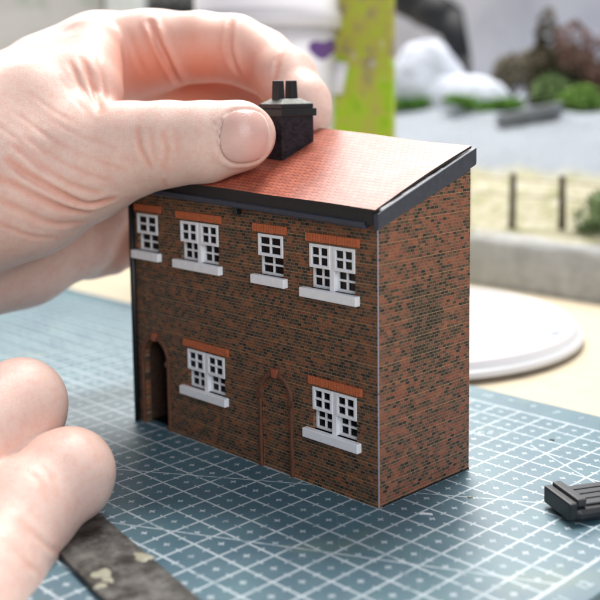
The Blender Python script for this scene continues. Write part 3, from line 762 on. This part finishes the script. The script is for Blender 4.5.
# fence
wood = speckled('brown fence wood', (.055, .034, .02), .8, .35, 3, bump=.02)
wire = Mat('fence wire', (.42, .36, .26), .5).mat
fen = empty('wire_fence', (-14, 30.2, 3)); tag(fen, 'tiny brown post and wire fence on the sandy scenery', 'fence')
tops = []
pp = [on(512, 221, 1, 30.0), on(562, 226, 1, 30.4)]
step = pp[1] - pp[0]
for i in range(-2, 4):
    q = pp[0] + step * i; zb_ = tz(q[0], q[1]) - .15; zt_ = q[2] + 2.75 + (.05 * (i % 2))
    lean = (.05, -.03, .02, .06, -.02, .03)[i]
    MB().bar((q[0], q[1], zb_), (q[0] + lean, q[1], zt_), (.21, .18), 8).build('post', wood, fen); tops.append((q[0] + lean, q[1], zt_))
for dz in (.35, 1.25):
    for a, b_ in zip(tops[:-1], tops[1:]): MB().bar((a[0], a[1] - .12, a[2] - dz), (b_[0], b_[1] - .12, b_[2] - dz), .045, 6).build('wire', wire, fen)

def leafy(name, c, rx, ry, rz, n, cols, size, label, cat, group=None, stem=True, seed=1):
    R = np.random.default_rng(seed); th = empty(name, (c[0], c[1], c[2]))
    v = []; f = []
    lobes = [(R.normal(0, .42, 3) * (rx, ry, rz), R.uniform(.45, .75)) for _ in range(6)]
    for i in range(n):
        lo, s = lobes[i % 6]; d = R.normal(0, 1, 3); d /= np.linalg.norm(d); d *= R.uniform(.5, 1) ** .5
        p = np.array(c) + (0, 0, rz * .95) + lo + d * np.array((rx, ry, rz)) * s
        if p[2] < c[2]: p[2] = c[2] + R.uniform(0, .3)
        a = R.normal(0, 1, 3); a /= np.linalg.norm(a); b_ = np.cross(a, R.normal(0, 1, 3)); b_ /= np.linalg.norm(b_)
        q = size * R.uniform(.5, 1.3); k = len(v)
        v += [p - a * q, p + b_ * q * .5, p + a * q, p - b_ * q * .5]; f.append((k, k + 1, k + 2, k + 3))
    m = Mat(name + ' leaves', rough=.8, spec=.15); m.set('Base Color', m.ramp(m.noise(2.5, 3), [(.3, cols[0]), (.55, cols[1]), (.75, cols[2])]))
    me = bpy.data.meshes.new('crown'); v = np.array(v); me.from_pydata(((v - np.array(c)) * S).tolist(), [], f); me.materials.append(m.mat)
    link(bpy.data.objects.new('crown', me), c, th)
    if stem:
        u = MB()
        for lo, s in lobes: u.bar(c, np.array(c) + lo * .8 + (0, 0, rz * .9), (.12, .04), 6)
        u.build('stem', wood, th)
    return tag(th, label, cat, group)
def ground(px, py, Y):
    q = on(px, py, 1, Y); return (q[0], q[1], tz(q[0], q[1]) - .05)
leafy('shrub', ground(597, 222, 30.8), 1.5, 1.3, 1.25, 1400, [(.10, .16, .06), (.20, .28, .13), (.36, .42, .25)], .16, 'green shrub at the right edge beside the tiny fence', 'shrub', seed=3)

# white mound, dark lump, plank, bushes and grey backscene
wm = Mat('white plaster cloth', (.60, .64, .74), .7, .3); wm.bump(wm.noise(.8, 4), .3)
def lump(name, c, r, m, seed, label, cat, n=3, amp=.2, parent=None):
    bm = bmesh.new(); bmesh.ops.create_icosphere(bm, subdivisions=5, radius=1)
    v = []
    for q in bm.verts:
        d = 1 + amp * noise.fractal(q.co * 1.3 + Vector((seed, seed, 0)), 1, 2, n); v.append((c[0] + q.co.x * r[0] * d, c[1] + q.co.y * r[1] * d, c[2] + max(-.3, q.co.z) * r[2] * d))
    f = [[x.index for x in q.verts] for q in bm.faces]; bm.free()
    o = obj(name, v, f, m, parent, True)
    return tag(o, label, cat) if label else o
gq = ground(424, 97, 48)
mound = lump('plaster_mound', (gq[0], 48.5, gq[2]), (4.0, 2.4, 5.5), wm.mat, 2.1, 'large smooth white plaster mound standing on the grey gravel', 'mound', amp=.09)
gq2 = on(458, 97, 1, 47.2)
lump('mound_foot', (gq2[0], 47.6, tz(gq2[0], 47.6) - .1), (5.0, 1.7, 2.7), wm.mat, 5.3, None, None, parent=mound, amp=.07)
bk = speckled('black cloth', (.012, .013, .017), .7, .4, 2)
p1, p2 = on(415, -12, 1, 53), on(452, 62, 1, 53)
u = MB()
for a, b_, r in (((385, -14), (428, 6), (1.8, 1.8)), ((424, 6), (452, 22), (1.8, 1.5)), ((448, 16), (462, 58), (1.4, .8)), ((462, 58), (466, 110), (.8, .6))):
    u.bar(on(*a, 1, 53), on(*b_, 1, 53), r, 14)
bt = u.build('black_tubing', bk, smooth=True); tag(bt, 'thick black bent tubing rising behind the white mound', 'tubing')
pl = speckled('grey stone slab', (.22, .235, .26), .7, .2, 2, bump=.03)
q0 = ground(528, 118, 43.6)
u = MB()
dv = np.array([1.0, .25, .0]); dv /= np.linalg.norm(dv)
for z0, z1 in ((.35, 1.15),):
    cs = [(-2.2, -.7), (2.2, -.7), (2.35, .7), (-2.1, .8)]
    u.add([(q0[0] + a * dv[0] - b_ * dv[1], q0[1] + a * dv[1] + b_ * dv[0], q0[2] + z + .20 * a - .15) for z in (z0, z1) for a, b_ in cs], BF)
slab = u.build('stone_slab', pl, bevel=.12); tag(slab, 'tilted grey stone slab lying among grass on the scenery', 'slab')
for i, (px, py, Y, rx, rz, cols, lab) in enumerate((
    (545, 100, 50, 1.6, 3.6, [(.09, .08, .055), (.15, .13, .09), (.22, .19, .14)], 'tall dark brown bush in front of the grey backscene'),
    (596, 105, 50, 2.2, 2.8, [(.16, .08, .07), (.24, .14, .12), (.28, .22, .18)], 'reddish brown bush at the right edge of the backscene'),
    (510, 100, 51, 2.2, 2.0, [(.16, .14, .10), (.26, .23, .17), (.32, .28, .22)], 'low pale brown bush beside the tip of the white mound'),
    (568, 100, 52, 2.6, 2.6, [(.17, .14, .10), (.28, .24, .18), (.34, .30, .24)], 'wide pale brown bush behind the stone slab'),
    (580, 118, 47, 2.0, .9, [(.12, .24, .05), (.24, .40, .10), (.42, .48, .22)], 'bright green grass tuft right of the stone slab'),
    (548, 98, 48.5, 2.2, 1.2, [(.10, .17, .06), (.18, .27, .11), (.30, .34, .20)], 'mid green bush just behind the stone slab'),
    (492, 108, 46.6, 2.2, .5, [(.08, .2, .03), (.15, .32, .06), (.3, .36, .12)], 'flat green grass tuft below the tip of the white mound'),
    (408, 108, 45.6, 1.9, .5, [(.06, .16, .03), (.12, .26, .05), (.2, .32, .1)], 'flat green grass tuft at the left foot of the mound'))):
    g_ = ground(px, py, Y); leafy('bush' if rz > 1 else 'grass_tuft', g_, rx, rx * .6, rz, 1500, cols, .32, lab, 'bush' if rz > 1 else 'grass', stem=rz > 1, seed=20 + i)
bs = Mat('painted backscene', rough=.9, spec=.1)
bs.set('Base Color', bs.ramp(bs.noise(.10, 4, .6), [(.3, (.46, .47, .55)), (.5, (.60, .61, .69)), (.7, (.70, .71, .77))]))
back = MB().box(-75, 25, 64, 64.6, -.2, 34).build('backscene', bs.mat); tag(back, 'pale grey lilac painted backscene board behind the scenery', 'backscene')

# ------------------------------------------------------------------ packets and tub behind the hand
gm = Mat('green meadow print', rough=.4, spec=.4)
gn = gm.noise(.75, 5, .7) + gm.ramp_n(gm.z, 9.0, 14.0) * .10; gc = gm.ramp(gn, [(.3, (.16, .34, .01)), (.46, (.40, .62, .02)), (.60, (.52, .48, .08)), (.72, (.34, .28, .16))])
fl_ = gm.ramp_n(gm.voro(.75), .26, .18); gc = gm.mix(fl_ * gm.ramp_n(gm.noise(.4, 2), .5, .6) * gm.ramp_n(gm.z, 11.0, 13.0) * .8, gc, (.80, .80, .78))
gm.set('Base Color', gc)
q = on(364, 60, 1, 23.5); card = MB().box(q[0] - 8.5, q[0] + 1.1, 23.5, 24, -.2, 21).build('picture_packet', gm.mat, bevel=.05)
card.rotation_euler = (0, 0, math.radians(14))
tag(card, 'upright packet printed with bright green meadow and white flowers', 'packet')
TD = 60.0
tc = at(268, 83, TD); TR = (338 - 268) / FPX * TD
wp = Mat('white tub plastic', (.76, .74, .78), .4, .5)
tub = empty('plastic_tub', (tc[0], tc[1], -.2)); tag(tub, 'white plastic tub with lid and purple blotch behind the fingers', 'tub')
zr_ = at(335, 26, TD)[2]
MB().lathe([(0, -.0), (TR * .88, 0), (TR * .97, zr_ + .2), (0, zr_ + .2)], (tc[0], tc[1], -.2), 64).build('tub_body', wp.mat, tub, True)
MB().lathe([(TR * .97, zr_), (TR * 1.06, zr_), (TR * 1.06, zr_ + .9), (TR * 1.02, zr_ + 1.0), (TR * 1.02, zr_ + 2.0), (TR * .9, zr_ + 2.2), (0, zr_ + 2.1)], (tc[0], tc[1], -.2), 64).build('tub_lid', wp.mat, tub, True)
pm = Mat('purple blotch', (.16, .07, .28), .5).mat
to_cam = math.atan2(CAM[1] - tc[1], CAM[0] - tc[0])
def on_tub(px, py): 
    th = to_cam + math.asin(min(.98, (px - 268) / FPX * TD / TR * 1.03)); z = at(px, py, TD - TR * .5)[2]; return th, z
v = []; k = 16
for s in (1.0, .75, .5, .25, .02):
    for i in range(k):
        t = i * 2 * math.pi / k; q = (1 + .25 * math.sin(2 * t + 1) + .2 * math.sin(3 * t)) * s
        th, z = on_tub(322 + 13 * q * math.cos(t), 49 - 11 * q * math.sin(t)); r = TR * (.88 + .09 * (z + .2) / (zr_ + .2)) + .06
        v.append((tc[0] + r * math.cos(th), tc[1] + r * math.sin(th), z))
obj('purple_blotch', v, [(r * k + i, r * k + (i + 1) % k, (r + 1) * k + (i + 1) % k, (r + 1) * k + i) for r in range(4) for i in range(k)], pm, tub)
th = to_cam + 1.45
e = np.array([tc[0] + TR * .97 * math.cos(th), tc[1] + TR * .97 * math.sin(th)]); z = at(345, 78, TD)[2]
MB().bar((*e, z - .9), (*(e + .35 * np.array([math.cos(th), math.sin(th)])), z + .9), .42, 12).build('handle_lug', wp.mat, tub, True)

def box_at(name, xa, xb, dep, ztop, m, thick, label, cat):
    a, b_ = at(xa, 83, dep), at(xb, 83, dep); d = (b_ - a)[:2]; n_ = np.array([-d[1], d[0]]); n_ /= np.linalg.norm(n_)
    pts = [a[:2], b_[:2], b_[:2] + n_ * thick, a[:2] + n_ * thick]
    return tag(MB().add([(*p, z) for z in (-.2, ztop) for p in pts], BF).build(name, m, bevel=.1), label, cat)
bm_ = Mat('black printed card', rough=.5)
sq = bm_.noise(1.2, 5, .7, vec=bm_.vec(bm_.x * 1.2, bm_.y * 1.2, bm_.z * .9), dist=1.5)
bm_.set('Base Color', bm_.mix((sq - .5).abs().lt(.012) * bm_.z.gt(18.0) * bm_.z.lt(20.2), (.008, .008, .01), (.75, .75, .75)))
box_at('black_box', 141, 204, 88, 30, bm_.mat, 4, 'black card box with white scribble behind the knuckles', 'box')
gp = Mat('pale printed packet', rough=.45)
pz = gp.noise(.22, 4, .6); pc = gp.ramp(pz, [(.3, (.58, .57, .56)), (.6, (.72, .72, .72)), (.8, (.8, .8, .8))])
pc = gp.mix(gp.ramp_n(gp.noise(.5, 3, vec=gp.vec(gp.x, gp.y, gp.z * .4)), .48, .62) * gp.z.gt(17.6) * gp.z.lt(19.6) * .5, pc, (.36, .47, .36))
pc = gp.mix(gp.ramp_n(gp.noise(.6, 3), .55, .65) * gp.z.gt(20) * .35, pc, (.4, .38, .5))
gp.set('Base Color', pc)
box_at('grey_packet', -160, 106, 84, 30, gp.mat, 5, 'pale grey packet with faint green print above the wrist', 'packet')
wpk = speckled('white packet', (.78, .82, .82), .4, .04, 1)
box_at('white_packet', 108, 139, 82, 30, wpk, 5, 'narrow plain white packet beside the black card box', 'packet')

# ------------------------------------------------------------------ crumbs of card on the mat
scr = speckled('white paper scrap', (.72, .74, .80), .7, .1, 9)
for (px, py, L, wd, a, lab) in ((426, 514, .34, .10, .5, 'tiny white paper sliver on the mat beside the house corner'), (470, 497, .12, .10, 1.2, 'tiny cream crumb on the mat right of the house side wall'),
                                (552, 440, .14, .10, .2, 'tiny dark crumb on the mat above the black tool')):
    c = on(px, py, 2, .01); ca, sa = math.cos(a), math.sin(a); q = []
    for z in (.004, .028):
        for u_, t_ in ((-1, -1), (1.1, -.7), (.9, 1), (-.8, .8)): q.append((c[0] + ca * u_ * L / 2 - sa * t_ * wd / 2, c[1] + sa * u_ * L / 2 + ca * t_ * wd / 2, z))
    tag(MB().add(q, BF).build('paper_scrap', scr if 'white' in lab else (M['black'] if 'dark' in lab else cp)), lab, 'scrap')
